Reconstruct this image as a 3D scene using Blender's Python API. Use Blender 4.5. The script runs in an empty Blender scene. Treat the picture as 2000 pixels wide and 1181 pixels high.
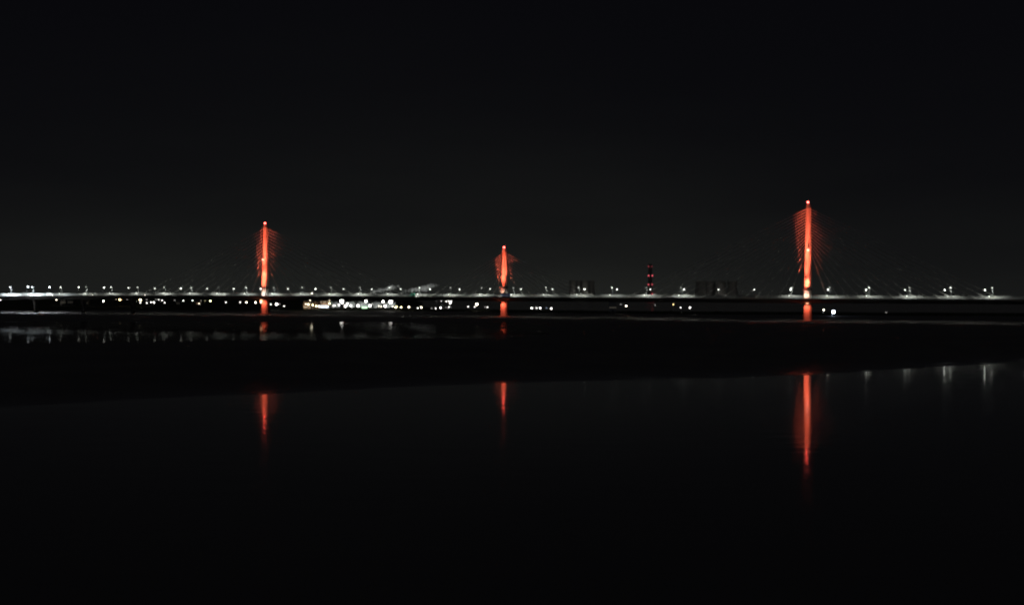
import bpy, math, random
from mathutils import Vector, Matrix, noise
random.seed(7)
S = bpy.context.scene
COL = S.collection
F = 2586.0            # focal length in photograph pixels (2000 px wide)
CAMZ = 33.0
PITCH, ROLL = math.atan(13.5 / F), math.radians(0.25)

# ------------------------------------------------------------------ camera
cam_d = bpy.data.cameras.new('camera'); cam = bpy.data.objects.new('camera', cam_d); COL.objects.link(cam)
cam_d.sensor_width = 36.0; cam_d.lens = 36.0 * F / 2000.0
cam_d.clip_start = 1.0; cam_d.clip_end = 60000.0
RC = Matrix.Rotation(math.pi / 2 - PITCH, 3, 'X') @ Matrix.Rotation(ROLL, 3, 'Z')
cam.matrix_world = Matrix.Translation((0, 0, CAMZ)) @ RC.to_4x4()
S.camera = cam

def at(px, py, D):
    d = RC @ Vector(((px - 1000) / F, (590.5 - py) / F, -1.0))
    d *= D / d.y
    return Vector((d.x, d.y, CAMZ + d.z))

# ------------------------------------------------------------------ materials
def mat(name, col, rough=0.7, metal=0.0, var=0.0, vscale=0.5, spec=0.5):
    m = bpy.data.materials.new(name); m.use_nodes = True
    nt = m.node_tree; b = nt.nodes['Principled BSDF']
    b.inputs['Base Color'].default_value = (*col, 1); b.inputs['Roughness'].default_value = rough
    b.inputs['Metallic'].default_value = metal; b.inputs['Specular IOR Level'].default_value = spec
    if var > 0:
        tc = nt.nodes.new('ShaderNodeTexCoord'); n = nt.nodes.new('ShaderNodeTexNoise')
        n.inputs['Scale'].default_value = vscale; n.inputs['Detail'].default_value = 6
        r = nt.nodes.new('ShaderNodeMapRange'); r.inputs[3].default_value = 1 - var; r.inputs[4].default_value = 1 + var
        mx = nt.nodes.new('ShaderNodeVectorMath'); mx.operation = 'SCALE'; mx.inputs[0].default_value = col
        nt.links.new(tc.outputs['Object'], n.inputs['Vector']); nt.links.new(n.outputs[0], r.inputs[0])
        nt.links.new(r.outputs[0], mx.inputs['Scale']); nt.links.new(mx.outputs[0], b.inputs['Base Color'])
    return m

def emit(name, col, strength):
    m = bpy.data.materials.new(name); m.use_nodes = True
    nt = m.node_tree; nt.nodes.clear()
    e = nt.nodes.new('ShaderNodeEmission'); e.inputs[0].default_value = (*col, 1); e.inputs[1].default_value = strength
    o = nt.nodes.new('ShaderNodeOutputMaterial'); nt.links.new(e.outputs[0], o.inputs[0])
    return m
_em = {}
def emit_c(col, strength, sampled=True):
    k = (tuple(round(c, 3) for c in col), round(strength, 2), sampled)
    if k not in _em:
        _em[k] = emit('lamp_glow', col, strength)
        if not sampled: _em[k].cycles.emission_sampling = 'NONE'      # too small and dim to light anything
    return _em[k]

M_CONC = mat('pale_concrete', (0.5, 0.48, 0.45), 0.8, var=0.12, vscale=0.25)
M_DARKCONC = mat('weathered_concrete', (0.22, 0.21, 0.2), 0.85, var=0.2, vscale=0.3)
M_ROAD = mat('asphalt', (0.06, 0.06, 0.062), 0.85, var=0.2, vscale=2.0)
M_WHITE = mat('white_paint', (0.75, 0.75, 0.73), 0.5)
M_STEEL = mat('galvanised_steel', (0.42, 0.43, 0.44), 0.45, 0.3)
M_POLE = mat('grey_pole_paint', (0.16, 0.165, 0.17), 0.6)
M_DARK = mat('dark_steel', (0.03, 0.03, 0.032), 0.6)
M_CABLE = mat('cable_sheath', (0.78, 0.77, 0.74), 0.5)
M_BARR = mat('barrier_panel', (0.26, 0.265, 0.26), 0.6, var=0.25, vscale=0.15)
M_BRICK = mat('brick', (0.3, 0.2, 0.14), 0.85, var=0.25, vscale=0.4)
M_CLAD = mat('metal_cladding', (0.4, 0.41, 0.42), 0.55, var=0.15, vscale=0.3)
M_ROOF = mat('roof_sheet', (0.12, 0.12, 0.13), 0.7)
M_LAND = mat('rough_grassland', (0.05, 0.055, 0.035), 0.95, var=0.5, vscale=0.02, spec=0.1)
M_YARD = mat('concrete_yard', (0.3, 0.29, 0.27), 0.85, var=0.3, vscale=0.05)
M_LEAF = mat('dark_foliage', (0.05, 0.065, 0.035), 0.9, var=0.4, vscale=0.2, spec=0.15)
M_GLASS = mat('dark_glass', (0.02, 0.02, 0.025), 0.1)
M_TYRE = mat('tyre_rubber', (0.02, 0.02, 0.02), 0.8)
M_BLUE = mat('blue_vinyl', (0.30, 0.37, 0.68), 0.5)
M_GREEN = mat('green_vinyl', (0.08, 0.55, 0.36), 0.5)
M_CAR = mat('silver_car_paint', (0.45, 0.46, 0.48), 0.3, 0.3)

# mud: wetter and smoother towards the water line
M_MUD = bpy.data.materials.new('estuary_mud'); M_MUD.use_nodes = True
nt = M_MUD.node_tree; b = nt.nodes['Principled BSDF']
ge = nt.nodes.new('ShaderNodeNewGeometry'); sp = nt.nodes.new('ShaderNodeSeparateXYZ')
nt.links.new(ge.outputs['Position'], sp.inputs[0])
mr = nt.nodes.new('ShaderNodeMapRange'); mr.inputs[1].default_value = 0.0; mr.inputs[2].default_value = 2.2
mr.inputs[3].default_value = 0.22; mr.inputs[4].default_value = 0.75
nt.links.new(sp.outputs['Z'], mr.inputs[0])
n1 = nt.nodes.new('ShaderNodeTexNoise'); n1.inputs['Scale'].default_value = 0.03; n1.inputs['Detail'].default_value = 8
nt.links.new(ge.outputs['Position'], n1.inputs['Vector'])
ad = nt.nodes.new('ShaderNodeMath'); ad.operation = 'MULTIPLY_ADD'; ad.inputs[1].default_value = 0.5; ad.inputs[2].default_value = -0.25
nt.links.new(n1.outputs[0], ad.inputs[0])
ad2 = nt.nodes.new('ShaderNodeMath'); ad2.operation = 'ADD'; ad2.use_clamp = True
nt.links.new(mr.outputs[0], ad2.inputs[0]); nt.links.new(ad.outputs[0], ad2.inputs[1]); nt.links.new(ad2.outputs[0], b.inputs['Roughness'])
cr = nt.nodes.new('ShaderNodeValToRGB'); cr.color_ramp.elements[0].color = (0.10, 0.093, 0.088, 1); cr.color_ramp.elements[1].color = (0.2, 0.185, 0.175, 1)
nt.links.new(n1.outputs[0], cr.inputs[0]); nt.links.new(cr.outputs[0], b.inputs['Base Color'])
b.inputs['Specular IOR Level'].default_value = 0.3

def water_mat(name, rough, bump, scale, col=(0.11, 0.10, 0.085)):
    m = bpy.data.materials.new(name); m.use_nodes = True
    nt = m.node_tree; b = nt.nodes['Principled BSDF']
    b.inputs['Base Color'].default_value = (*col, 1); b.inputs['IOR'].default_value = 1.33
    b.inputs['Roughness'].default_value = rough
    ge = nt.nodes.new('ShaderNodeNewGeometry')
    n = nt.nodes.new('ShaderNodeTexNoise'); n.inputs['Scale'].default_value = scale; n.inputs['Detail'].default_value = 3
    nt.links.new(ge.outputs['Position'], n.inputs['Vector'])
    n2 = nt.nodes.new('ShaderNodeTexNoise'); n2.inputs['Scale'].default_value = scale * 0.22; n2.inputs['Detail'].default_value = 2
    st = nt.nodes.new('ShaderNodeVectorMath'); st.operation = 'MULTIPLY'; st.inputs[1].default_value = (0.4, 1.0, 1.0)   # long low crests
    nt.links.new(ge.outputs['Position'], st.inputs[0]); nt.links.new(st.outputs[0], n2.inputs['Vector'])
    b1 = nt.nodes.new('ShaderNodeBump'); b1.inputs['Strength'].default_value = 1.0; b1.inputs['Distance'].default_value = bump
    nt.links.new(n.outputs[0], b1.inputs['Height'])
    b2 = nt.nodes.new('ShaderNodeBump'); b2.inputs['Strength'].default_value = 1.0; b2.inputs['Distance'].default_value = bump * 9
    nt.links.new(n2.outputs[0], b2.inputs['Height']); nt.links.new(b1.outputs[0], b2.inputs['Normal'])
    nt.links.new(b2.outputs[0], b.inputs['Normal'])
    # patches of wind-roughened and of slack water
    n3 = nt.nodes.new('ShaderNodeTexNoise'); n3.inputs['Scale'].default_value = 0.012; n3.inputs['Detail'].default_value = 4
    nt.links.new(ge.outputs['Position'], n3.inputs['Vector'])
    r = nt.nodes.new('ShaderNodeMapRange'); r.inputs[1].default_value = 0.3; r.inputs[2].default_value = 0.7
    r.inputs[3].default_value = rough * 0.75; r.inputs[4].default_value = rough * 1.25
    nt.links.new(n3.outputs[0], r.inputs[0]); nt.links.new(r.outputs[0], b.inputs['Roughness'])
    return m
M_RIVER = water_mat('river_water', 0.06, 0.0045, 0.5)
M_EST = water_mat('estuary_water', 0.22, 0.004, 0.4, (0.42, 0.37, 0.28))   # silty
M_TIDE = water_mat('tidal_water', 0.04, 0.0008, 0.5)
# the pools on the flats: a broken film of water between ridges of wet mud
nt = M_TIDE.node_tree; wb = nt.nodes['Principled BSDF']
mb_ = nt.nodes.new('ShaderNodeBsdfPrincipled'); mb_.inputs['Base Color'].default_value = (0.05, 0.043, 0.037, 1); mb_.inputs['Roughness'].default_value = 0.8
mb_.inputs['Specular IOR Level'].default_value = 0.3
ge = nt.nodes.new('ShaderNodeNewGeometry'); nn_ = nt.nodes.new('ShaderNodeTexNoise'); nn_.inputs['Scale'].default_value = 0.25; nn_.inputs['Detail'].default_value = 8; nn_.inputs['Roughness'].default_value = 0.65
nt.links.new(ge.outputs['Position'], nn_.inputs['Vector'])
rr_ = nt.nodes.new('ShaderNodeMapRange'); rr_.inputs[1].default_value = 0.35; rr_.inputs[2].default_value = 0.65; rr_.inputs[3].default_value = 0.03; rr_.inputs[4].default_value = 0.22
nt.links.new(nn_.outputs[0], rr_.inputs[0])
mxs = nt.nodes.new('ShaderNodeMixShader'); nt.links.new(rr_.outputs[0], mxs.inputs[0]); nt.links.new(mb_.outputs[0], mxs.inputs[1]); nt.links.new(wb.outputs[0], mxs.inputs[2])
nt.links.new(mxs.outputs[0], nt.nodes['Material Output'].inputs['Surface'])

# ------------------------------------------------------------------ mesh building
class MB:
    def __init__(self): self.v = []; self.f = []
    def add(self, vs, fs):
        o = len(self.v); self.v += [tuple(p) for p in vs]; self.f += [tuple(i + o for i in q) for q in fs]
    def box(self, x0, x1, y0, y1, z0, z1, M=None):
        vs = [Vector(p) for p in ((x0,y0,z0),(x1,y0,z0),(x1,y1,z0),(x0,y1,z0),(x0,y0,z1),(x1,y0,z1),(x1,y1,z1),(x0,y1,z1))]
        if M: vs = [M @ p for p in vs]
        self.add(vs, [(3,2,1,0),(4,5,6,7),(0,1,5,4),(1,2,6,5),(2,3,7,6),(3,0,4,7)])
    def tube(self, pts, rad, n=8):
        pts = [Vector(p) for p in pts]; rs = rad if isinstance(rad, (list, tuple)) else [rad] * len(pts)
        vs = []
        for i, p in enumerate(pts):
            d = (pts[min(i+1, len(pts)-1)] - pts[max(i-1, 0)]).normalized()
            a = d.orthogonal().normalized(); c = d.cross(a)
            vs += [p + (a * math.cos(2*math.pi*k/n) + c * math.sin(2*math.pi*k/n)) * rs[i] for k in range(n)]
        fs = [(i*n+k, i*n+(k+1)%n, (i+1)*n+(k+1)%n, (i+1)*n+k) for i in range(len(pts)-1) for k in range(n)]
        fs += [tuple(range(n))[::-1], tuple(range((len(pts)-1)*n, len(pts)*n))]
        self.add(vs, fs)
    def lathe(self, prof, n=16, c=(0,0), cap=True):
        vs = [(c[0] + r*math.cos(2*math.pi*k/n), c[1] + r*math.sin(2*math.pi*k/n), z) for z, r in prof for k in range(n)]
        fs = [(i*n+k, i*n+(k+1)%n, (i+1)*n+(k+1)%n, (i+1)*n+k) for i in range(len(prof)-1) for k in range(n)]
        if cap: fs += [tuple(range(n))[::-1], tuple(range((len(prof)-1)*n, len(prof)*n))]
        self.add(vs, fs)
    def loft(self, sections, close=True):
        n = len(sections[0]); vs = [p for s in sections for p in s]
        fs = [(i*n+k, i*n+(k+1)%n, (i+1)*n+(k+1)%n, (i+1)*n+k) for i in range(len(sections)-1) for k in range(n if close else n-1)]
        if close: fs += [tuple(range(n))[::-1], tuple(range((len(sections)-1)*n, len(sections)*n))]
        self.add(vs, fs)
    def blob(self, c, rx, ry, rz, n=8, m=5):
        vs = [(c[0], c[1], c[2]-rz)]
        for j in range(1, m):
            t = math.pi*j/m - math.pi/2
            vs += [(c[0]+rx*math.cos(t)*math.cos(2*math.pi*k/n), c[1]+ry*math.cos(t)*math.sin(2*math.pi*k/n), c[2]+rz*math.sin(t)) for k in range(n)]
        vs.append((c[0], c[1], c[2]+rz)); L = len(vs)-1
        fs = [(0, 1+(k+1)%n, 1+k) for k in range(n)]
        for j in range(m-2):
            fs += [(1+j*n+k, 1+j*n+(k+1)%n, 1+(j+1)*n+(k+1)%n, 1+(j+1)*n+k) for k in range(n)]
        fs += [(L, 1+(m-2)*n+k, 1+(m-2)*n+(k+1)%n) for k in range(n)]
        self.add(vs, fs)
    def mesh(self, name, m, smooth=False):
        me = bpy.data.meshes.new(name); me.from_pydata(self.v, [], self.f); me.materials.append(m)
        if smooth: me.polygons.foreach_set('use_smooth', [True]*len(me.polygons))
        me.update(); return me
    def build(self, name, m, parent=None, smooth=False):
        return link(name, self.mesh(name, m, smooth), parent)

def link(name, data, parent=None, loc=None):
    o = bpy.data.objects.new(name, data); COL.objects.link(o)
    if parent: o.parent = parent
    if loc is not None: o.location = loc
    return o
def tag(o, label=None, cat=None, group=None, kind=None):
    for k, v in (('label', label), ('category', cat), ('group', group), ('kind', kind)):
        if v: o[k] = v
    return o
def thing(name, label, cat, loc=(0,0,0), rz=0.0, group=None):
    o = bpy.data.objects.new(name, None); COL.objects.link(o); o.empty_display_size = 0.1
    o.location = loc; o.rotation_euler = (0, 0, rz)
    return tag(o, label, cat, group)
def copy_tree(o, parent=None):
    c = o.copy(); COL.objects.link(c); c.parent = parent
    for ch in list(o.children): copy_tree(ch, c)
    return c
def spot(loc, target, watts, col, deg, blend=0.6, parent=None, size=0.25, name='lamp_beam'):
    d = bpy.data.lights.new(name, 'SPOT'); d.energy = watts; d.color = col
    d.spot_size = math.radians(deg); d.spot_blend = blend; d.shadow_soft_size = size
    o = bpy.data.objects.new(name, d); COL.objects.link(o); o.parent = parent
    o.location = loc; o.rotation_euler = (Vector(target) - Vector(loc)).to_track_quat('-Z', 'Y').to_euler()
    return o
ONES = 'zeroth first second third fourth fifth sixth seventh eighth ninth tenth eleventh twelfth thirteenth fourteenth fifteenth sixteenth seventeenth eighteenth nineteenth'.split()
TENS = {20: 'twent', 30: 'thirt', 40: 'fort', 50: 'fift', 60: 'sixt'}
def nth(n):
    if n < 20: return ONES[n]
    t, u = n // 10 * 10, n % 10
    return TENS[t] + 'ieth' if u == 0 else TENS[t] + 'y-' + ONES[u]

# ------------------------------------------------------------------ the line of the bridge
CTRL = [(-1150, 1850), (-900, 1778), (-662, 1712), (-301, 1615), (-9, 1530), (311, 1390), (502, 1298), (700, 1197), (900, 1090)]
def spline(pts, n=60):
    P = [Vector(p) for p in pts]; out = []
    for i in range(1, len(P)-2):
        a, b_, c, d = P[i-1], P[i], P[i+1], P[i+2]
        for k in range(n):
            t = k / n
            out.append(0.5*((2*b_) + (c-a)*t + (2*a-5*b_+4*c-d)*t*t + (3*b_-a-3*c+d)*t*t*t))
    out.append(P[-2]); return out
CURVE = spline(CTRL)
ARC = [0.0]
for i in range(1, len(CURVE)): ARC.append(ARC[-1] + (CURVE[i]-CURVE[i-1]).length)
def road_z(x):                                   # deck level: drops gently towards the north abutment
    return 30.9 - 0.0 if x > -420 else 30.9 - 1.9 * min(1.0, (-420 - x) / 240.0) ** 1.2
def frame_at(i):
    a, c = CURVE[max(i-1, 0)], CURVE[min(i+1, len(CURVE)-1)]
    t = (c - a).normalized(); return CURVE[i], t, Vector((t.y, -t.x))   # point, tangent, normal towards the camera
def station(px, off):
    best = None
    for i in range(len(CURVE)):
        p, t, n = frame_at(i); q = p + n*off
        x = 1000 + F*q.x/q.y
        if best is not None and best[0] <= px <= x:
            k = (px-best[0])/(x-best[0]+1e-9)
            p2 = best[1]*(1-k) + q*k; return p2, t, n, road_z(p2.x)
        best = (x, q)
    return None
def station_arc(s, off):
    for i in range(1, len(ARC)):
        if ARC[i] >= s:
            p, t, n = frame_at(i); k = (s-ARC[i-1])/(ARC[i]-ARC[i-1])
            q = CURVE[i-1].lerp(CURVE[i], k) + n*off; return q, t, n, road_z(q.x)
def arc_of(px):
    for i in range(1, len(CURVE)):
        x = 1000 + F*CURVE[i].x/CURVE[i].y
        if x >= px: return ARC[i]

def sweep(mb, prof):
    secs = []
    for i in range(0, len(CURVE), 2):
        p, t, n = frame_at(i); z0 = road_z(p.x)
        secs.append([(p.x+n.x*u, p.y+n.y*u, z0+w) for u, w in prof])
    mb.loft(secs)
# u is the offset towards the camera, w the height over the road
bridge = thing('road_bridge', 'long pale cable-stayed road bridge deck crossing the dark estuary on red lit towers', 'bridge')
g = MB(); sweep(g, [(16.6, -0.02), (16.6, -1.0), (13.0, -1.5), (6.0, -4.4), (-6.0, -4.4), (-13.0, -1.5), (-16.6, -1.0), (-16.6, -0.02)]); g.build('girder', M_DARKCONC, bridge)
g = MB(); sweep(g, [(15.9, 0.004), (15.9, -0.01), (3.2, -0.01), (3.2, 0.004)]); g.build('carriageway', M_ROAD, bridge)
g = MB(); sweep(g, [(-3.2, 0.004), (-3.2, -0.01), (-15.9, -0.01), (-15.9, 0.004)]); g.build('carriageway', M_ROAD, bridge)
g = MB(); sweep(g, [(16.6, 0.85), (16.6, -0.02), (16.1, -0.02), (16.25, 0.85)]); g.build('parapet', M_CONC, bridge)
g = MB(); sweep(g, [(3.2, 0.25), (3.2, -0.02), (-3.2, -0.02), (-3.2, 0.25)]); g.build('median', M_CONC, bridge)
g = MB(); sweep(g, [(-16.2, 3.6), (-16.1, 0.0), (-16.6, 0.0), (-16.5, 3.6)]); g.build('wind_barrier', M_BARR, bridge)
for u in (12.3, 9.0, 5.0, -5.0, -9.0, -12.3):
    g = MB(); sweep(g, [(u+0.08, 0.010), (u+0.08, 0.006), (u-0.08, 0.006), (u-0.08, 0.010)]); g.build('lane_marking', M_WHITE, bridge)

# ------------------------------------------------------------------ terrain heights
def sm(a, b_, x):
    t = max(0.0, min(1.0, (x-a)/(b_-a))); return t*t*(3-2*t)
def interp(tab, x):
    if x <= tab[0][0]: return tab[0][1]
    for (x0, y0), (x1, y1) in zip(tab, tab[1:]):
        if x <= x1: return y0 + (y1-y0)*(x-x0)/(x1-x0)
    return tab[-1][1]
def nz(x, y, sc, seed=0.0): return noise.fractal(Vector((x*sc, y*sc, seed)), 1.0, 2.0, 5)
SH_PX = [(-200, 812), (0, 795), (130, 788), (250, 780), (380, 774.5), (520, 769.5), (760, 757), (985, 748), (1200, 743), (1400, 738), (1570, 733), (1660, 728), (1760, 721), (1900, 712), (2010, 704), (2200, 694)]
SHORE = []
for px, py in SH_PX:
    y0 = 577 + (px-1000)*0.00436; D = CAMZ*F/(py-y0); SHORE.append(((px-1000)*D/F, D))
SHORE = [(-900, 300), (-400, 340)] + SHORE[1:] + [(1200, 900)]
CREEK = [(-330, 1700), (-259, 1665), (-130, 1620), (-9, 1580), (60, 1500), (160, 1378), (278, 1255), (346, 1205), (440, 1150)]
def flat_h(x, y):
    sh = interp(SHORE, x) + 4.0*nz(x, 0, 0.02, 3.0) + 1.5*nz(x, y, 0.15, 9.0)
    s = y - sh
    width = 210 - 60*sm(150, 350, x)
    if s < 0: return max(-3.0, s*0.05)
    top = 8.45 - 0.55*sm(110, 260, x)
    h = top*(0.35*(s/width)+0.65*(s/width)**1.4) if s < width else top
    if s > width*0.8:
        h += 0.16*nz(x, y, 0.006, 1.0) + 0.05*nz(x, y, 0.04, 2.0)
        # the big pool on the flats (left half), fraying out under the shortest tower
        wob = 26*nz(x, y, 0.012, 5.0)
        nr = 645 + 0.45*max(0.0, x+260)
        pool = sm(nr, nr+30, y+wob*0.5)*(1-sm(1120, 1260, y+wob))*(1-sm(-60, 50, x+2.2*wob))
        h -= 1.1*pool*(0.85+0.35*nz(x, y*0.5, 0.012, 8.0)) if pool > 0.02 else 0
        # narrow creek along the tower feet
        if -330 < x < 430:
            cd = abs(y - interp(CREEK, x) - 6*nz(x, 0, 0.02, 6.0)); h -= (0.9+0.6*sm(60, 160, x))*(1-sm(6, 15, cd))*sm(-330, -250, x)*(1-sm(250, 420, x))
        # puddles by the north shore
        if x < -330 and y > 1680:
            h -= 1.3*sm(0.06, 0.3, nz(x*0.35, y, 0.018, 12.0))*sm(1690, 1740, y)*sm(-700, -620, x)*(1-sm(-430, -360, x))
    return h

def grid(xs, ys, fn):
    mb = MB(); nx = len(xs)
    mb.v = [(x, y, fn(x, y)) for y in ys for x in xs]
    mb.f = [(j*nx+i, j*nx+i+1, (j+1)*nx+i+1, (j+1)*nx+i) for j in range(len(ys)-1) for i in range(nx-1)]
    return mb
def steps(a, b_, f):
    out = [a]
    while out[-1] < b_: out.append(min(b_, out[-1] + f(out[-1])))
    return out
xs = steps(-1100, 1100, lambda x: 4.5 if -760 < x < 620 else 20)
ys = steps(300, 2060, lambda y: 3.0 if y < 620 else (4.0 if y < 1300 else 5.0))
mud = grid(xs, ys, flat_h).build('mudflat', M_MUD, smooth=True); tag(mud, 'dark bare mudflat exposed at low tide across the estuary', kind='structure')
w = MB(); w.add([(-3000, -400, 0), (3000, -400, 0), (3000, 1000, 0), (-3000, 1000, 0)], [(0,1,2,3)])
tag(w.build('river_water', M_RIVER), 'dark near river channel mirroring the red towers', kind='structure')
TZ = 8.08
w = MB(); w.add([(-1050, 630, TZ), (-220, 650, TZ), (110, 815, TZ), (110, 1840, TZ), (-1050, 1840, TZ)], [(0,1,2,3,4)])
tag(w.build('tidal_pool', M_TIDE), 'shallow tide pools left lying on the mudflat', kind='structure')
w = MB(); w.add([(-9000, 1090, 7.3), (9000, 1090, 7.3), (9000, 26000, 7.3), (-9000, 26000, 7.3)], [(0,1,2,3)])
tag(w.build('estuary_water', M_EST), 'open estuary water beyond the bridge and in the creek at its feet', kind='structure')

# far shore: solid land to the left, a marsh bank to the right with open water behind it
def land_h(x, y):
    leftness = 1 - sm(-240, -60, x + 0.10*(y-2000) - 60)
    front = 1970 + 25*nz(x, 0, 0.01, 20.0) - 150*sm(-150, 350, x) - 0.12*max(0, x-350)
    rise = sm(front, front+70, y)
    h = 5.5 + rise*(4.6 + 0.5*nz(x, y, 0.01, 21.0))
    back = front + 210 + 40*nz(x, 0, 0.008, 22.0)
    h = h*leftness + (1-leftness)*(h - 6*sm(back, back+80, y))
    h += leftness*(16*sm(3200, 5600, y) + 2.0*nz(x, y, 0.002, 23.0)*sm(2600, 3600, y))
    return h
xs = steps(-3200, 1500, lambda x: 16 if -900 < x < 700 else 80)
ys = steps(1880, 6400, lambda y: 9 if y < 2400 else 90)
def land_edge(x, y): return land_h(x, y) if y > 1761 else 5.0
ys = [1640, 1700, 1740] + [1760 + 10*k for k in range(12)] + ys
tag(grid(xs, ys, land_edge).build('far_shore', M_LAND, smooth=True), 'dark low far bank of the estuary behind the bridge', kind='structure')
def hill_h(x, y): return -10 + (44 + 12*nz(x, 0, 0.0006, 31.0))*sm(9000, 9800, y)
xs = steps(-7000, 7000, lambda x: 140); ys = [8800, 9000, 9200, 9400, 9600, 9800, 10400, 12000]
tag(grid(xs, ys, hill_h).build('hills', M_LAND, smooth=True), 'low dark hills on the horizon behind the bridge deck', kind='structure')
yard = MB(); yard.add([(-330, 2165, 11.4), (-150, 2165, 11.4), (-150, 2420, 11.6), (-330, 2420, 11.6)], [(0,1,2,3)])
tag(yard.build('paved_yard', M_YARD), 'floodlit concrete works yard on the far shore', kind='structure')

# ------------------------------------------------------------------ towers
RED = (1.0, 0.125, 0.06)
def oct_sec(cx, cy, ang, a, b_, ch, z):
    pts = [(a, -b_+ch), (a, b_-ch), (a-ch, b_), (-a+ch, b_), (-a, b_-ch), (-a, -b_+ch), (-a+ch, -b_), (a-ch, -b_)]
    c, s = math.cos(ang), math.sin(ang)
    return [(cx + x*c - y*s, cy + x*s + y*c, z) for x, y in pts]
TOWERS = [
  dict(px=518,  lab='red floodlit concrete bridge tower of middle height, standing by the bright works lights', foot=612, hot=541, hotw=2600000, beac=436, top=445, low=511, mid=(515, 507), collar=562.5, n=12, runs=(172, 200)),
  dict(px=985,  lab='shortest red floodlit concrete bridge tower, with a blue lorry passing its foot', foot=617, hot=531, hotw=1600000, beac=483, top=493, low=528, mid=None, collar=562.2, n=9, runs=(98, 108)),
  dict(px=1578, lab='tallest red floodlit concrete bridge tower, beyond the twin-lit power station chimney', foot=629, hot=552, hotw=650000, beac=395, top=406, low=489, mid=(1579, 488.5), collar=565, n=16, runs=(202, 192)),
]
for T in TOWERS:
    p, t, n, rz = station(T['px'], 0.0)
    D = p.y; ang = math.atan2(t.y, t.x)
    Z = lambda py: at(T['px'], py, D).z
    zf, zt, zl, zb, zc = Z(T['foot']) - 1.0, Z(T['top']), Z(T['low']), Z(T['beac']), Z(T['collar'])
    tw = thing('bridge_tower', T['lab'], 'tower', (p.x, p.y, zf), ang, 'floodlit towers of the bridge')
    L = lambda u, v, z: (u, v, z - zf)                       # u along the deck, v away from the camera
    k = 1.0 if T['px'] != 985 else 0.96
    m = MB()
    prof = [(zf, 3.85), (rz-4.6, 3.75), (rz, 3.65), (zc, 3.55), (zl-12, 3.35), (zl, 3.05), (zl+(zt-zl)*0.45, 2.55), (zt, 2.35)]
    m.loft([oct_sec(0, 0, 0, a*k, a*0.92*k, a*0.38*k, z-zf) for z, a in prof])
    sh = m.build('shaft', M_CONC, tw)
    m = MB(); m.loft([oct_sec(0, 0, 0, a, a*0.92, a*0.35, z-zf) for z, a in ((zt, 2.25), (zb-2.4, 2.1), (zb-2.3, 1.5), (zb-0.9, 1.4))])
    m.build('tower_head', M_CONC, tw)
    m = MB(); m.loft([oct_sec(0, 0, 0, a, a, a*0.3, z-zf) for z, a in ((zf-2, 6.0), (zf+0.6, 6.0), (zf+1.1, 5.2))]); m.build('plinth', M_DARKCONC, tw)
    m = MB(); m.loft([oct_sec(0, 0, 0, a, a*0.95, a*0.36, z-zf) for z, a in ((zc-1.3, 3.9), (zc-1.0, 4.6), (zc+0.9, 4.6), (zc+0.95, 3.6))]); m.build('collar', M_DARK, tw)
    m = MB(); m.blob((-0.4, -0.6, zb-zf), 0.95, 0.95, 0.9); bc = m.build('beacon', emit_c((1, 0.09, 0.07), 22), tw, True)
    m = MB(); m.tube([(-0.4, -0.6, zb-zf-1.5), (-0.4, -0.6, zb-zf-0.7)], 0.35); m.build('bracket', M_DARK, bc)
    if T['mid']:
        zm = Z(T['mid'][1]); u = (T['mid'][0]-T['px'])*D/F
        m = MB(); m.blob((u, -3.5, zm-zf), 1.2, 0.6, 0.85); bc = m.build('beacon', emit_c((1, 0.45, 0.32), 4), tw, True)
        m = MB(); m.box(u-0.5, u+0.5, -3.0, -2.6, zm-zf-0.4, zm-zf+0.4); m.build('bracket', M_DARK, bc)
    # floodlights standing on the near edge of the deck, aimed up the shaft
    FL = [(-4.5, -11.5, rz+0.5, zc+14, 44, 120000, 1), (-3.5, -12.5, rz+0.5, rz+(zl-rz)*0.86, 15, 480000*((zl-rz)/50)**3, 1),
          (-2.0, -13.0, rz+0.5, zl+(zt-zl)*0.72, 14, (2.4e6 if T['px'] == 1578 else 3.8e6)*((zl+(zt-zl)*0.6-rz)/78)**3, 1), (5.0, -12.5, rz+0.5, zl+(zt-zl)*0.3, 14, 4.5e5*((zl-rz)/50)**3, 0),
          (-2.5, -12.0, rz+0.5, Z(T['hot'])+1.5, 17, T['hotw'], 1),
          (-5.0, -8.5, rz+0.35, rz+5.5, 70, 3800, 2)]  # last unit is an added peach fill for the shaft below the collar
    for (u, v, z, zt_, deg, wt, shown) in FL:
        spot(L(u, v, z+0.5), L(0, -1.5 if deg > 13 else -0.5, zt_), wt*(7 if shown == 2 else 1.45), (1, 0.5, 0.36) if shown == 2 else RED, deg, 0.9, tw, name='flood_beam')
        m = MB(); m.box(u-0.35, u+0.35, v-0.3, v+0.3, z-zf-0.15, z-zf+0.35); m.build('floodlight', M_DARK, tw)
    for sd_, pw in ((-1, 1.0), (1, 0.75)):                        # narrow beams from the median straight up into the stays
        spot(L(sd_*7.0, 0, rz+0.9), L(sd_*8.1, 0, zt), 1.3e7*((zt-rz)/95)**2*pw, RED, 11.5, 1.0, tw, 0.3, 'stay_beam')
        m = MB(); m.box(sd_*7.0-0.4, sd_*7.0+0.4, -0.4, 0.4, rz-zf+0.25, rz-zf+0.85); m.build('floodlight', M_DARK, tw)
    for (u, v, wt) in ((-3.4, -8.2, 9500), (3.0, -8.5, 5200)):   # under the deck, aimed down at the foot
        zz = rz-4.9
        spot(L(u, v, zz), L(0, -2.5, zf+9), wt, RED, 95, 0.7, tw, name='flood_beam')
        m = MB(); m.box(u-0.4, u+0.4, v-0.4, v+0.4, zz-zf+0.2, zz-zf+0.6); m.build('floodlight', M_DARK, tw)
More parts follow.
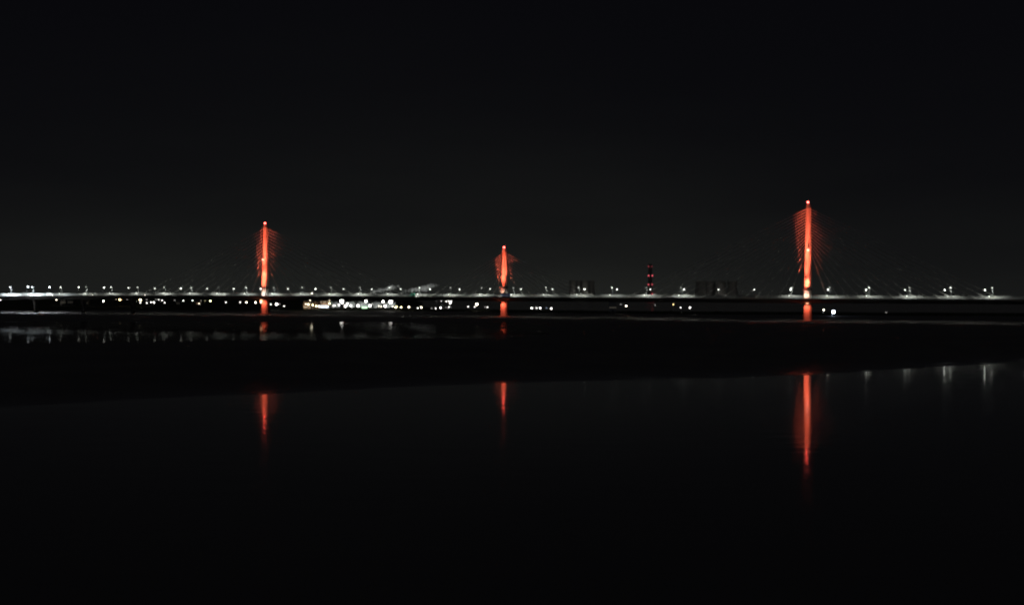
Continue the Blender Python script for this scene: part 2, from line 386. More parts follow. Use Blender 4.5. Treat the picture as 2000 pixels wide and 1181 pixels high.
    if T['px'] != 985:                                            # the brightest unit, facing out
        u = -3.2 if T['px'] == 518 else 0.3
        zz = Z(589.5) if T['px'] == 1578 else Z(587.5)
        m = MB(); m.box(u-1.1, u+1.1, -4.9, -4.3, zz-zf-1.6, zz-zf+1.4)
        fl = m.build('floodlight', emit_c((1, 0.42, 0.22), 5), tw)
    # stay cables: two close planes on the median, fanned from the upper shaft
    N = T['n']; s0 = arc_of(T['px'])
    Minv = (Matrix.Translation((p.x, p.y, zf)) @ Matrix.Rotation(ang, 4, 'Z')).inverted()
    for side, run in ((-1, T['runs'][0]), (1, T['runs'][1])):
        for i in range(N):
            fr = i/(N-1); za = zl + (zt-1.2-zl)*fr
            sd = s0 + side*(20 + (run-20)*fr)
            for w_ in (-1.3, 1.3):
                q, tt, nn, rr = station_arc(sd, w_*1.2)
                B = Minv @ Vector((q.x, q.y, rr+0.3)); A = Vector((side*2.0*k, -w_, za-zf))
                m = MB(); m.tube([A, B], 0.11, 6); m.build('stay_cable', M_CABLE, tw, True)

# approach piers
for s_off, px in ((-181, 518), (-251, 518), (-321, 518), (-391, 518), (226, 1578), (296, 1578)):
    q, t, n, rz = station_arc(arc_of(px) + s_off, 0)
    m = MB(); a = math.atan2(t.y, t.x); M = Matrix.Translation((q.x, q.y, 0)) @ Matrix.Rotation(a, 4, 'Z')
    m.loft([[M @ Vector(v) for v in ((-h, -wd, z), (h, -wd, z), (h, wd, z), (-h, wd, z))] for z, h, wd in ((4, 1.6, 3.0), (18, 1.5, 2.8), (rz-4.45, 1.8, 5.5))])
    m.build('pier', M_DARKCONC, bridge)

# ------------------------------------------------------------------ deck lamps
NEAR = [52.4, 94.7, 151.6, 201.3, 249, 300.4, 351, 402.5, 454.6, 507.4, 560.5, 614.5, 669.3, 724.5, 781, 838.5, 896, 955.5, 1016, 1077.4, 1140, 1203.5, 1268.5, 1334.5, 1402, 1471.8, 1543, 1616, 1690.7, 1766.6, 1844.4, 1923, 2003]
FAR = [21.8, 65, 120.2, 169.7, 218.5, 270.3, 322.3, 375, 428, 482, 536, 591.5, 647.5, 704, 762, 820.5, 880.8, 941.7, 1003.7, 1066.8, 1131.3, 1196.3, 1263, 1331, 1546.5, 1621, 1698, 1777, 1857, 1938]
NEAR_Y = [(0, 560), (150, 560.6), (300, 563), (507, 564), (1016, 564.7), (1543, 565.6), (2003, 566)]
FAR_Y = [(0, 560.3), (300, 560.8), (536, 561.3), (1003, 561.8), (1600, 561.8), (1938, 562)]
def lamp_label(px, row):
    r = 'near parapet' if row == 'near' else 'far barrier'
    L_ = NEAR if row == 'near' else FAR
    if px < 518: k = sorted([x for x in L_ if x < 518], reverse=True).index(px)+1; return f'white deck lamp by the {r}, {nth(k)} out from the left tower'
    if px > 1578: k = sorted(x for x in L_ if x > 1578).index(px)+1; return f'white deck lamp by the {r}, {nth(k)} beyond the tallest tower'
    if px < 985: k = sorted(x for x in L_ if 518 < x < 985).index(px)+1; return f'white deck lamp by the {r}, {nth(k)} from left tower towards shortest tower'
    k = sorted(x for x in L_ if 985 < x < 1578).index(px)+1; return f'white deck lamp by the {r}, {nth(k)} from shortest tower towards tallest tower'
LAMP_W = (0.96, 1.0, 0.90)
def lamp_proto(h, glow, watts, row):
    o = thing('bridge_lamp', 'white deck lamp', 'street lamp', group='lamps along the bridge deck')
    m = MB(); m.tube([(0, 0, 0), (0, 0, h-0.5), (0, 0.5, h-0.05), (0, 1.9, h+0.1)], [0.17, 0.11, 0.09, 0.07]); m.build('pole', M_POLE, o)
    m = MB(); m.box(-0.45, 0.45, 1.7, 2.9, h+0.10, h+0.28); hd = m.build('lamp_head', M_STEEL, o)
    m = MB(); m.blob((0, 2.3, h), 0.62, 0.7, 0.55 if row == 'near' else 0.34, 8, 4); m.build('lens', glow, hd, True)
    if row == 'far':
        m = MB(); m.tube([(0, 0, 3.2), (2.6, 0.35, 3.5)], 0.07); b_ = m.build('bracket', M_STEEL, o)
        m = MB(); m.blob((2.9, 0.4, 3.4), 0.45, 0.3, 0.3, 8, 4); m.build('bracket_light', emit_c(LAMP_W, 5, False), b_, True)
    spot((0, 2.3, h-0.5), (0, 3.6 if row == 'near' else 2.7, 0), watts, LAMP_W if watts < 40000 else (0.84, 0.94, 1.0), 148 if row == 'near' else 146, 0.5, o, 0.3)
    return o
protos = {}
for row, L_, Yt, off in (('near', NEAR, NEAR_Y, 14.5), ('far', FAR, FAR_Y, -15.3)):
    for px in L_:
        q, t, n, rz = station(px, off)
        h = round((at(px, interp(Yt, px), q.y).z - rz)*2)/2
        west = px < 110
        key = (row, h, west, random.choice((0, 1, 2)))
        if key not in protos:
            g_ = emit_c(LAMP_W, (6, 9, 13)[key[3]]) if row == 'near' else emit_c(LAMP_W, (9, 5, 2.4)[key[3]], False)
            if west: g_ = emit_c((0.86, 0.95, 1.0), 20)
            o = lamp_proto(h, g_, (17000 if row == 'near' else 15000)*(0.8, 1.0, 1.25)[key[3]]*(17.0 if west else 1.0), row); protos[key] = o
        else:
            o = copy_tree(protos[key])
        o.location = (q.x, q.y, rz); a = math.atan2(t.y, t.x)
        o.rotation_euler = (0, 0, a if row == 'near' else a + math.pi)
        o['label'] = lamp_label(px, row)

# ------------------------------------------------------------------ traffic
def wheel_at(x, y, r, parent):
    m = MB(); m.tube([(x, y-0.14, r), (x, y+0.14, r)], r, 14); m.build('wheel', M_TYRE, parent)
def lorry(px, off, dirn, body_m, label, length=12.5):
    q, t, n, rz = station(px, off)
    o = thing('lorry', label, 'lorry', (q.x, q.y, rz+0.01), math.atan2(t.y, t.x) + (math.pi if dirn < 0 else 0), 'traffic on the bridge')
    l = length/2
    m = MB(); m.box(-l, l-2.6, -1.27, 1.27, 1.15, 4.05); m.build('trailer_box', body_m, o)
    m = MB(); m.box(-l+0.2, l-2.4, -0.5, 0.5, 0.7, 1.13); m.build('chassis', M_DARK, o)
    m = MB(); m.loft([[(x, y, z) for x, y in ((l-2.4, -1.2), (xf, -1.2), (xf, 1.2), (l-2.4, 1.2))] for z, xf in ((0.55, l), (1.7, l), (2.8, l-0.25), (3.2, l-0.6))])
    cab = m.build('cab', M_WHITE, o)
    m = MB(); m.box(l-0.2, l+0.03, -1.05, 1.05, 1.85, 2.6); m.build('windscreen', M_GLASS, cab)
    for x in (-l+1.2, -l+2.5, l-3.4, l-1.2):
        for y in (-1.1, 1.1): wheel_at(x, y, 0.5, o)
    for y in (-0.9, 0.9):
        m = MB(); m.box(l, l+0.08, y-0.22, y+0.22, 0.8, 1.1); m.build('headlight', emit_c((1, 0.95, 0.85), 18, False), o)
    return o
def car(px, off, dirn, label, glow=14):
    q, t, n, rz = station(px, off)
    o = thing('car', label, 'car', (q.x, q.y, rz+0.01), math.atan2(t.y, t.x) + (math.pi if dirn < 0 else 0), 'traffic on the bridge')
    m = MB(); m.loft([[(x, y*0.88 if z > 1.0 else y, z) for x, y in ((a, -0.88), (b_, -0.88), (b_, 0.88), (a, 0.88))] for z, a, b_ in ((0.3, -2.1, 2.1), (0.6, -2.2, 2.2), (0.95, -2.1, 1.9))])
    body = m.build('body', M_CAR, o)
    m = MB(); m.loft([[(x, y, z) for x, y in ((a, -w_), (b_, -w_), (b_, w_), (a, w_))] for z, a, b_, w_ in ((0.955, -2.0, 1.1, 0.82), (1.45, -1.4, 0.35, 0.66))]); m.build('cabin', M_GLASS, body)
    for x in (-1.35, 1.35):
        for y in (-0.8, 0.8): wheel_at(x, y, 0.32, o)
    for y in (-0.6, 0.6):
        m = MB(); m.blob((2.15, y, 0.68), 0.18, 0.24, 0.14); m.build('headlight', emit_c((1, 0.95, 0.82), glow, False), o)
    return o
lorry(986, 6.8, -1, M_BLUE, 'blue-sided lorry passing the foot of the shortest tower', 12.5)
lorry(808, -10.5, 1, M_GREEN, 'short green-sided lorry on the bridge between the left and shortest towers', 7.5)
lorry(277, -9.5, 1, M_WHITE, 'white lorry on the bridge, nearest of the white lorries to the left tower', 9.0)
lorry(52, -8.0, 1, M_WHITE, 'white lorry under the brightest lamps at the far left end of the bridge', 12.5)
lorry(176, -9.5, 1, M_WHITE, 'white lorry between the brightest lamps and the left tower', 8.5)
lorry(97, -7.0, 1, M_WHITE, 'short white lorry just right of the brightest deck lamps', 8.0)
car(689, 7.5, -1, 'car with small lit headlights above the brightest works floodlights', 16)
car(951, 7.0, -1, 'leading car approaching the shortest tower with headlights on', 22)
car(968, -7.0, 1, 'car closest to the shortest tower on the far carriageway, headlights on', 26)
car(214, 7.0, -1, 'lone car with headlights on the left approach of the bridge', 20)
car(1330, 7.2, -1, 'lone car on the bridge between the shortest and tallest towers', 10)

# ------------------------------------------------------------------ far shore lamps
W, WW, YE, YG, BL, OR = (1, 0.97, 0.9), (1, 0.9, 0.68), (1, 0.72, 0.3), (1, 0.9, 0.5), (0.62, 0.75, 1), (1, 0.55, 0.3)
# px, py, colour, size class (0 faint .. 4 very large), colour word
SL = [(1,585,W,2),(110.2,583.8,WW,3),(120,583.5,W,0),(129,584,WW,0),(202,587.6,W,2),(227,584,WW,1),(234,584.5,YE,3),(248.2,584.5,W,0),(265,589,W,2),(274,585,YG,3),(274.3,591,W,1),
 (286.5,585,W,0),(286.8,591.5,W,1),(295,590,W,1),(300.6,590.3,W,2),(305,584.5,W,0),(310,584.5,W,1),(316.5,586.5,W,1),(321.8,591,W,1),(341,586.2,W,0),(358,587,W,1),(376,586.5,W,1),
 (386.5,586.8,OR,0),(388.7,592.5,WW,1),(392.5,587,WW,1),(400.5,587,YG,0),(411,587.5,YG,2),(441.2,590.3,W,1),(469,590,W,1),(481.3,590.2,WW,2),(499,590.5,WW,2),(509.4,590.5,WW,1),
 (529,594.2,W,1),(540.3,593.8,W,3),(546,593.3,W,0),(555,597.5,W,1),
 (594.4,590,WW,1),(597,593.5,WW,1),(602.2,594.5,YG,2),(605.8,586.5,WW,1),(610.7,595.5,YG,2),(614.8,592.5,YG,1),(617.8,597.5,YG,2),(623.2,598,W,2),(628.3,589.5,YG,2),(643.6,586.5,WW,2),(643.6,592.5,YG,2),
 (651,596.8,W,1),(654,596.5,W,1),(662,595,W,2),(609,573.9,WW,3),(667.3,587.3,W,4),(668.5,592,W,2),(674.8,597.5,W,3),(678.4,592.5,W,2),(683,590,W,1),(685.3,596.5,W,2),(692,590.3,W,1),
 (699.3,597,W,3),(701.4,590.7,W,1),(705.2,588,W,0),(714.6,588,W,3),(710.4,591,W,1),(722.4,597,W,3),(726,586.6,W,0),(726.3,593.2,W,1),(737,592.2,W,1),(735,599.5,W,0),(739.8,597.3,WW,1),(744.6,598.5,WW,1),
 (752.4,597.5,W,3),(748.2,589,W,3),(763,589.5,W,4),(766.8,598.3,WW,1),(772.8,600,YG,2),(775.5,598.5,YG,1),(783.5,599.8,YG,2),(798.7,599.3,WW,2),(816.1,601.5,W,1),(822.7,600,WW,2),
 (843,602,W,0),(851,602.2,W,1),(852.4,587,W,0),(860.7,600.7,W,2),(862,587,W,1),(871.6,588.5,W,1),(876.4,588,W,1),(877,599.5,W,1),(879.4,591.8,W,2),(881.2,588,W,1),(914.3,598.7,W,1),(927,599,W,1),(931.3,594,WW,3),(947.2,599.3,W,0),(952,599.7,W,1),
 (1038.4,601.6,W,2),(1048,601.3,W,1),(1055,601.5,W,2),(1067.3,601,BL,0),(1076.6,602.3,W,2),(1196.5,592,W,0),(1212.6,594,W,0),(1222.9,597.2,WW,2),(1279.5,595.5,W,0),(1315.2,594.4,YE,1),(1329.4,600.5,W,1),(1347.5,600.5,W,2),
 (1608.8,605.2,WW,2),(1627.8,609,BL,4),(1730.7,610,W,0)]
CW = {W: 'white', WW: 'warm white', YE: 'amber', YG: 'yellowish', BL: 'bluish', OR: 'orange'}
SZ = ['faint', 'small', 'bright', 'large', 'very large']
HEAD = [(0.55, 0.45, 1.6), (0.7, 0.6, 8), (0.9, 0.8, 16), (1.6, 1.4, 16), (2.4, 2.2, 24)]   # half width, half height, glow
keys = {}
for i, (px, py, c, sz) in enumerate(SL):
    seg = 0 if px < 518 else 1 if px < 985 else 2 if px < 1578 else 3
    keys.setdefault((seg, c, sz), []).append((px, i))
for v in keys.values(): v.sort()
SEG = ['beyond the left end', 'between left and shortest towers', 'between shortest and tallest towers', 'beyond the tallest tower']
LABEL = {}
for (seg, c, sz), v in keys.items():
    for k, (px, i) in enumerate(v):
        if seg == 0: where = f'{nth(len(v)-k)} out from the left tower' if len(v) > 1 else 'out beyond the left tower'
        elif seg == 1: where = f'{nth(k+1)} from the left tower towards the shortest' if len(v) > 1 else 'between the left and shortest towers'
        elif seg == 2: where = f'{nth(k+1)} from shortest tower towards the tallest' if len(v) > 1 else 'between the shortest and tallest towers'
        else: where = f'{nth(k+1)} beyond the tallest tower' if len(v) > 1 else 'beyond the tallest tower'
        LABEL[i] = f'{SZ[sz]} {CW[c]} shore lamp below deck, {where}'
rnd = random.Random(11)
for i, (px, py, c, sz) in enumerate(SL):
    y0 = 577 + (px-1000)*0.00436
    hh = (8, 8, 9, 12, 14)[sz]
    D = (CAMZ-10.3-hh)*F/max(2.0, py-y0)
    lo, hi = (2010, 4300) if px < 985 else (1830, 1990)
    D = max(lo + rnd.uniform(0, 60 if px < 985 else 10), min(hi, D))
    if py < 580: D = 2045
    if px > 1500: D = 1760
    P = at(px, py, D); gz = land_h(P.x, D)
    zg = min(gz, P.z-3.0)
    o = thing('floodlight_mast' if sz >= 3 else 'street_lamp', LABEL[i], 'floodlight' if sz >= 3 else 'street lamp', (P.x, P.y, zg), 0, 'lamps on the far shore')
    h = P.z - zg
    hw, hhh, gl = HEAD[sz]
    k = D/2100.0
    m = MB(); m.tube([(0, 0.5, -0.5), (0, 0.5, h+0.2)], [0.16, 0.1], 6); m.build('pole', M_STEEL, o)
    if sz >= 3:
        m = MB(); m.blob((0, 0, h), hw*k, 0.35, hhh*k, 12, 7); m.build('lamp_head', emit_c(c, gl), o, True)
        m = MB(); m.box(-hw*k*0.9, hw*k*0.9, 0.36, 0.5, h-hhh*0.5, h+hhh*0.5); m.build('frame', M_DARK, o)
    else:
        m = MB(); m.blob((0, 0, h), hw*k, 0.5, hhh*k, 8, 5); m.build('lamp_head', emit_c(c, gl, False), o, True)

# ------------------------------------------------------------------ works and buildings on the far shore
def building(name, label, cat, px0, px1, ytop, D, wall_m, depth=18, gable=False, win=None, group='buildings on the far shore'):
    a, b_ = at(px0, ytop, D), at(px1, ytop, D)
    gz = land_h((a.x+b_.x)/2, D) - 0.6; h = max(4.0, a.z - gz); wd = (b_.x-a.x)/2; cx = (a.x+b_.x)/2
    o = thing(name, label, cat, (cx, D, gz), 0, group)
    m = MB(); m.box(-wd, wd, 0, depth, 0, h); m.build('wall', wall_m, o)
    m = MB()
    if gable:
        r = min(3.0, wd*0.5); m.add([(-wd-0.3, -0.4, h), (wd+0.3, -0.4, h), (wd+0.3, depth+0.4, h), (-wd-0.3, depth+0.4, h), (-wd-0.3, depth/2, h+r), (wd+0.3, depth/2, h+r)], [(0,1,5,4), (2,3,4,5), (0,4,3), (1,2,5), (3,2,1,0)])
    else: m.box(-wd-0.25, wd+0.25, -0.25, depth+0.25, h, h+0.45)
    m.build('roof', M_ROOF, o)
    if win:
        cols, rows, cc, gl = win
        for r in range(rows):
            for q in range(cols):
                if rnd.random() < 0.75:
                    x = -wd + (q+0.5)*2*wd/cols; z = 1.2 + (r+0.35)*(h-1.4)/rows
                    m = MB(); m.box(x-0.55, x+0.55, -0.08, 0.02, z, z+1.3); m.build('window', emit_c(cc, gl, False), o)
    m = MB(); m.box(-1.2, 1.2, -0.1, 0.05, 0.6, 3.0); m.build('door', M_DARK, o)
    return o, h
def wash(o, x, z, watts, col, dist=9, ang=120):
    watts *= 0.3
    spot((x, -dist, z), (x, 2, z*0.7), watts, col, ang, 0.8, o, name='wall_wash')
o, h = building('works_office', 'warm lit office block at the left end of the works', 'building', 592.5, 607, 588.2, 2090, M_BRICK, 16, win=(5, 2, WW, 1.2)); wash(o, -3, 4, 5200, (1, 0.8, 0.5)); wash(o, 4, 4, 4200, (1, 0.8, 0.5))
o, h = building('works_shed', 'brown lit gabled shed beside the warm office block', 'building', 608, 621.5, 588.5, 2130, M_BRICK, 22, True); wash(o, -2, 5, 2400, (1, 0.85, 0.6)); wash(o, 3, 5, 1500, (1, 0.85, 0.6))
o, h = building('works_store', 'tan brick block with lit front above the bluish canopy', 'building', 626, 642, 586.8, 2150, M_BRICK, 16, win=(6, 3, WW, 0.8)); wash(o, 0, 6, 8500, (1, 0.82, 0.6)); wash(o, 4, 6, 4200, (1, 0.82, 0.6))
for (a, b_, yt, D, lab, wt) in ((646, 664, 589.5, 2200, 'grey clad warehouse just past the tan brick block', 3800), (671, 694, 590, 2260, 'grey clad warehouse behind the brightest floodlight mast', 7000),
                                (696, 722, 589, 2290, 'grey clad warehouse behind the green lit kiosk', 6500), (728, 746, 590, 2240, 'grey clad warehouse beside the tall lit yard mast', 4200),
                                (752, 772, 590.5, 2260, 'grey clad warehouse at the end of the works below the steam', 6000)):
    o, h = building('warehouse', lab, 'building', a, b_, yt, D, M_CLAD, 30, True, group='warehouses of the works')
    wash(o, -3, 5, wt, (0.95, 1, 0.93), 10); wash(o, 5, 5, wt, (0.95, 1, 0.93), 10)
def canopy(px0, px1, py, D, glow, label):
    a, b_ = at(px0, py-1.6, D), at(px1, py+1.6, D); gz = land_h(a.x, D)-0.3; wd = (b_.x-a.x)/2; h = a.z-gz
    o = thing('canopy', label, 'canopy', ((a.x+b_.x)/2, D, gz), 0)
    hb = max(1.2, b_.z-gz)
    m = MB(); m.box(-wd, wd, 0.06, 8, h-0.5, h); m.build('roof', M_WHITE, o)
    m = MB(); m.box(-wd*0.98, wd*0.98, -0.06, 0.05, hb, h-0.1); m.build('lit_fascia', glow, o)
    for x in (-wd*0.85, wd*0.85):
        for y in (0.8, 7.0):
            m = MB(); m.tube([(x, y, 0), (x, y, h-0.5)], 0.2); m.build('column', M_STEEL, o)
    return o
canopy(625.5, 641.5, 598.6, 2060, emit_c((0.72, 0.86, 1.0), 4.0), 'canopy with long glowing blue-white front below the tan brick block')
canopy(706.5, 717.5, 600.3, 2060, emit_c((0.55, 1.0, 0.55), 2.2), 'kiosk canopy with green-white glowing front in the works yard')
# tall pale lit mast with a cross head
P = at(726, 586.5, 2120); gz = land_h(P.x, 2120)
o = thing('yard_mast', 'slim pale lit mast with crossbar standing in the works yard', 'mast', (P.x, 2120, gz))
m = MB(); m.tube([(0, 0, 0), (0, 0, P.z-gz)], 0.45); m.build('pole', M_WHITE, o)
m = MB(); m.box(-1.7, 1.7, -0.3, 0.3, P.z-gz, P.z-gz+0.7); m.build('crossbar', emit_c(W, 1.4), o)
for k, (a, b_, yt, D, lab) in enumerate(((118, 128, 582, 2600, 'dim house with lit windows by the large warm lamp at far left'), (128.5, 143, 583, 2700, 'dim terrace with faint lit windows, further from the large warm lamp'),
        (160, 172, 584.5, 2500, 'dark house with faint windows alone on the left shore'), (383, 391, 585.2, 2600, 'house with dim orange windows on the left shore'),
        (345, 352, 585, 2600, 'dark house between two small white shore lamps'), (1190, 1204, 589.5, 1950, 'pale dim shed on the marsh bank towards the tall chimney'))):
    building('house', lab, 'house', a, b_, yt, D, M_ROOF if k != 5 else M_CLAD, 9, True, (4, 1, OR if k == 3 else WW, 0.12 if k != 3 else 0.4), 'houses on the far shore')

# works chimneys and their steam
M_STEAM = bpy.data.materials.new('steam'); M_STEAM.use_nodes = True
nt = M_STEAM.node_tree; nt.nodes.clear()
v = nt.nodes.new('ShaderNodeVolumePrincipled'); v.inputs['Color'].default_value = (0.95, 0.95, 0.95, 1)
tc = nt.nodes.new('ShaderNodeTexCoord'); n = nt.nodes.new('ShaderNodeTexNoise'); n.inputs['Scale'].default_value = 0.22; n.inputs['Detail'].default_value = 4
r = nt.nodes.new('ShaderNodeMapRange'); r.inputs[1].default_value = 0.36; r.inputs[2].default_value = 0.7; r.inputs[3].default_value = 0.0; r.inputs[4].default_value = 0.10
nt.links.new(tc.outputs['Object'], n.inputs['Vector']); nt.links.new(n.outputs[0], r.inputs[0]); nt.links.new(r.outputs[0], v.inputs['Density'])
out = nt.nodes.new('ShaderNodeOutputMaterial'); nt.links.new(v.outputs[0], out.inputs['Volume'])
for k, (path, lab, lab2) in enumerate((([(725, 569.6, 2.0), (734, 568, 3.4), (743, 566.2, 3.6), (750, 566.6, 3.2), (758, 563.2, 4.2), (766, 560.8, 4.6), (776, 558.6, 3.2), (783, 558.3, 1.5)], 'pale steam plume drifting past the deck lamps, nearer the left tower', 'slim works chimney feeding the steam plume nearer the left tower'),
                      ([(785, 569.6, 2.0), (796, 567.5, 3.4), (808, 566.2, 4.2), (820, 564.4, 5.0), (831, 563, 6.0), (842, 558.5, 4.5), (850, 557, 3.0), (860, 557.5, 1.5)], 'pale steam plume drifting past the deck lamps, nearer the shortest tower', 'slim works chimney feeding the steam plume nearer the shortest tower'))):
    D = 2500.0; sc = D/F
    pts = [at(px, py, D) for px, py, r_ in path]; rr = [r_*sc for _, _, r_ in path]
    m = MB(); pr = []; qs = []
    for j in range(len(pts)-1):
        for q in range(6):
            f = q/6; qs.append(pts[j].lerp(pts[j+1], f)); pr.append((rr[j]*(1-f)+rr[j+1]*f)*(1+0.25*math.sin(1.9*(j*6+q))*0.6))
    m.tube(qs, pr, 12); m.v = [(x, y + 0, z + 0.9*noise.noise(Vector((x*0.25, y*0.25, z*0.25)))) for x, y, z in m.v]
    tag(m.build('steam_plume', M_STEAM, None, True), lab, 'steam', 'steam plumes above the works')
    p0 = pts[0]; gz = land_h(p0.x, D)
    o = thing('works_chimney', lab2, 'chimney', (p0.x-0.5, D, gz), 0, 'works chimneys')
    m = MB(); m.lathe([(0, 1.6), (p0.z-gz-1, 1.1)], 12); m.build('stack', M_DARKCONC, o)
    m = MB(); m.lathe([(p0.z-gz-1.0, 1.35), (p0.z-gz-0.2, 1.35)], 12); m.build('rim', M_DARK, o)
    for f in (1, 3, 5):
        q = pts[f]; spot((q.x - p0.x+0.5, -35, 14), (q.x-p0.x+0.5, 0, q.z-gz), 9.0e4, (0.95, 1, 0.95), 60, 1.0, o, 1.0, 'yard_floodbeam')

# power station: chimney with aviation lights, cooling towers
Dp = 7500.0
P = at(1270, 516.5, Dp)
o = thing('power_station_chimney', 'tall dark power station chimney with paired red aviation lights, behind the deck', 'chimney', (P.x, Dp, 5))
m = MB(); m.lathe([(0, 14.0), (90, 11.5), (P.z-5, 10.2)], 24); m.build('stack', M_DARKCONC, o, True)
m = MB(); m.lathe([(P.z-5, 10.6), (P.z-3, 10.6), (P.z-3, 9.0)], 24); m.build('rim', M_DARK, o)
for px, py, gl in ((1266.6, 520.3, 0.5), (1273, 520.3, 0.28), (1266.7, 538.2, 1.9), (1274.2, 538.2, 2.1), (1266.4, 555.6, 1.5), (1274, 555.6, 1.5), (1274, 573.6, 1.3)):
    q = at(px, py, Dp-11); m = MB(); m.blob((q.x-P.x, -11.5, q.z-5), 3.0, 1.5, 3.0, 10, 6); m.build('aviation_light', emit_c((1, 0.13, 0.17), gl, False), o, True)
M_COOL = mat('cooling_tower_concrete', (0.2, 0.195, 0.19), 0.9, var=0.15, vscale=0.02)
ctl = ['first', 'second', 'third', 'fourth']
for k, (px, D, gname) in enumerate(((1118, 7500, 0), (1131, 7640, 0), (1142, 7500, 0), (1155, 7640, 0), (1368, 7500, 1), (1388, 7640, 1), (1408, 7500, 1), (1430, 7640, 1))):
    P = at(px, 577, D)
    o = thing('cooling_tower', f'dark cooling tower silhouette behind the deck, {ctl[k%4]} in the group ' + ('nearer the shortest tower' if gname == 0 else 'nearer the tallest tower'), 'cooling tower', (P.x, D, 5), 0, 'cooling towers of the power station')
    spot((0, -300, 12), (0, 0, 70), 75000, (1, 0.97, 0.85), 60, 1.0, o, 2.0, 'haze_fill')  # added lamp, lightens the shell in place of haze
    sc = 0.62 if gname == 0 else 1.0
    m = MB(); m.lathe([(0, 44*sc), (25, 38*sc), (60, 30*sc), (85, 26.5*sc), (100, 27*sc), (114, 29*sc)], 28, cap=False); m.build('shell', M_COOL, o, True)
    m = MB(); m.lathe([(113.5, 29.4*sc), (115, 29.4*sc)], 28, cap=False); m.build('rim', M_COOL, o)

# woods and scrub along the far bank: an uncountable dark mass
m = MB(); rt = random.Random(5)
def clump(x, y, z, hgt, wid, nleaf):
    for _ in range(nleaf):
        a = rt.uniform(0, 2*math.pi); r_ = wid*math.sqrt(rt.random()); hz = hgt*(rt.random()**0.7)*(1-0.5*(r_/wid)**2)
        c = Vector((x+r_*math.cos(a), y+r_*math.sin(a)*0.6, z+hz)); s_ = rt.uniform(0.5, 1.1)
        d1 = Vector((rt.uniform(-1, 1), rt.uniform(-1, 1), rt.uniform(-1, 1))).normalized()*s_; d2 = d1.orthogonal().normalized()*s_*0.7
        m.add([c-d1, c+d2, c+d1, c-d2], [(0,1,2,3)])
x = -60.0
while x < 760:
    y = 1885 - 70*sm(-150, 350, x) + rt.uniform(0, 60) - 0.12*max(0, x-350)
    hgt = (6.5 - 4.0*sm(120, 420, x))*rt.uniform(0.55, 1.1)
    clump(x, y, land_h(x, y)-0.3, hgt, rt.uniform(3, 6), 55); x += rt.uniform(2.0, 4.5)
x = -900.0
while x < -40:
    y = 1995 + rt.uniform(0, 30); clump(x, y, land_h(x, y)-0.3, rt.uniform(1.2, 3.2), rt.uniform(3, 6), 26); x += rt.uniform(5, 11)
tag(m.build('bankside_scrub', M_LEAF), 'dark scrub and low trees along the far bank', 'scrub', kind='stuff')

# ------------------------------------------------------------------ night sky: town glow low down, near black above
wd = bpy.data.worlds.new('World'); S.world = wd; wd.use_nodes = True
nt = wd.node_tree; nt.nodes.clear()
N_ = nt.nodes.new; Lk = nt.links.new
tc = N_('ShaderNodeTexCoord'); sep = N_('ShaderNodeSeparateXYZ'); Lk(tc.outputs['Generated'], sep.inputs[0])
def mth(op, a, b_=None, clamp=False):
    q = N_('ShaderNodeMath'); q.operation = op; q.use_clamp = clamp
    for i, x in enumerate((a, b_)):
        if x is None: continue
        if isinstance(x, (int, float)): q.inputs[i].default_value = x
        else: Lk(x, q.inputs[i])
    return q.outputs[0]
el = mth('ABSOLUTE', mth('ARCSINE', sep.outputs['Z']))
az = mth('ARCTAN2', sep.outputs['X'], sep.outputs['Y'])
g1 = mth('EXPONENT', mth('MULTIPLY', el, -1/math.radians(3.9)))
azn = mth('DIVIDE', mth('ADD', az, math.radians(3.0)), math.radians(20.0))
g2 = mth('ADD', mth('MULTIPLY', mth('EXPONENT', mth('MULTIPLY', mth('MULTIPLY', azn, azn), -1.0)), 0.62), 0.38)
cl = N_('ShaderNodeTexNoise'); cl.inputs['Scale'].default_value = 3.0; cl.inputs['Detail'].default_value = 5
mp = N_('ShaderNodeMapping'); mp.inputs['Scale'].default_value = (1, 1, 5); Lk(tc.outputs['Generated'], mp.inputs[0]); Lk(mp.outputs[0], cl.inputs['Vector'])
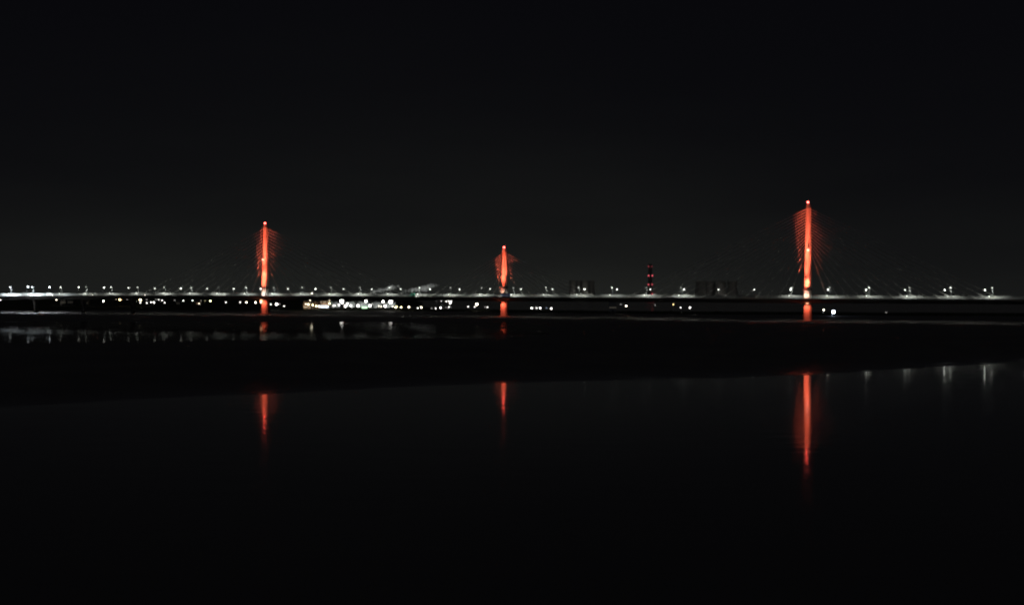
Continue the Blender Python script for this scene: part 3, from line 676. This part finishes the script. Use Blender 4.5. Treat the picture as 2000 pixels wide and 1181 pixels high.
cf = mth('ADD', mth('MULTIPLY', cl.outputs[0], 1.3), 0.35)
amt = mth('MULTIPLY', mth('MULTIPLY', g1, g2), cf)
glow = N_('ShaderNodeVectorMath'); glow.operation = 'SCALE'; glow.inputs[0].default_value = (0.0116, 0.0124, 0.0100); Lk(amt, glow.inputs['Scale'])
zen = N_('ShaderNodeVectorMath'); zen.operation = 'ADD'; zen.inputs[1].default_value = (0.0021, 0.0021, 0.0031); Lk(glow.outputs[0], zen.inputs[0])
bg = N_('ShaderNodeBackground'); Lk(zen.outputs[0], bg.inputs[0]); bg.inputs[1].default_value = 1.0
sky = N_('ShaderNodeTexSky'); sky.sky_type = 'NISHITA'; sky.sun_disc = False; sky.sun_elevation = math.radians(-5); sky.sun_rotation = math.radians(200)
bg2 = N_('ShaderNodeBackground'); Lk(sky.outputs[0], bg2.inputs[0]); bg2.inputs[1].default_value = 0.0004
ads = N_('ShaderNodeAddShader'); Lk(bg.outputs[0], ads.inputs[0]); Lk(bg2.outputs[0], ads.inputs[1])
ow = N_('ShaderNodeOutputWorld'); Lk(ads.outputs[0], ow.inputs[0])

# added weak fill from high behind the camera, lifts the dark mud and water
ml = bpy.data.lights.new('fill_sun', 'SUN'); ml.energy = 0.035; ml.angle = math.radians(10); ml.color = (0.9, 0.95, 1.0)
mo = link('fill_sun', ml); mo.rotation_euler = (math.radians(38), 0, math.radians(-25))
# ------------------------------------------------------------------ render settings
S.render.engine = 'CYCLES'
S.view_settings.view_transform = 'Standard'; S.view_settings.look = 'None'; S.view_settings.exposure = 0.0; S.view_settings.gamma = 1.0
S.cycles.filter_width = 2.3
S.cycles.use_denoising = True; S.cycles.denoiser = 'OPENIMAGEDENOISE'; S.cycles.use_adaptive_sampling = False
S.cycles.sample_clamp_direct = 30.0
S.cycles.max_bounces = 4; S.cycles.diffuse_bounces = 2; S.cycles.glossy_bounces = 3; S.cycles.volume_bounces = 1
S.cycles.use_light_tree = True; S.cycles.sample_clamp_indirect = 4.0
S.cycles.volume_step_rate = 2.0
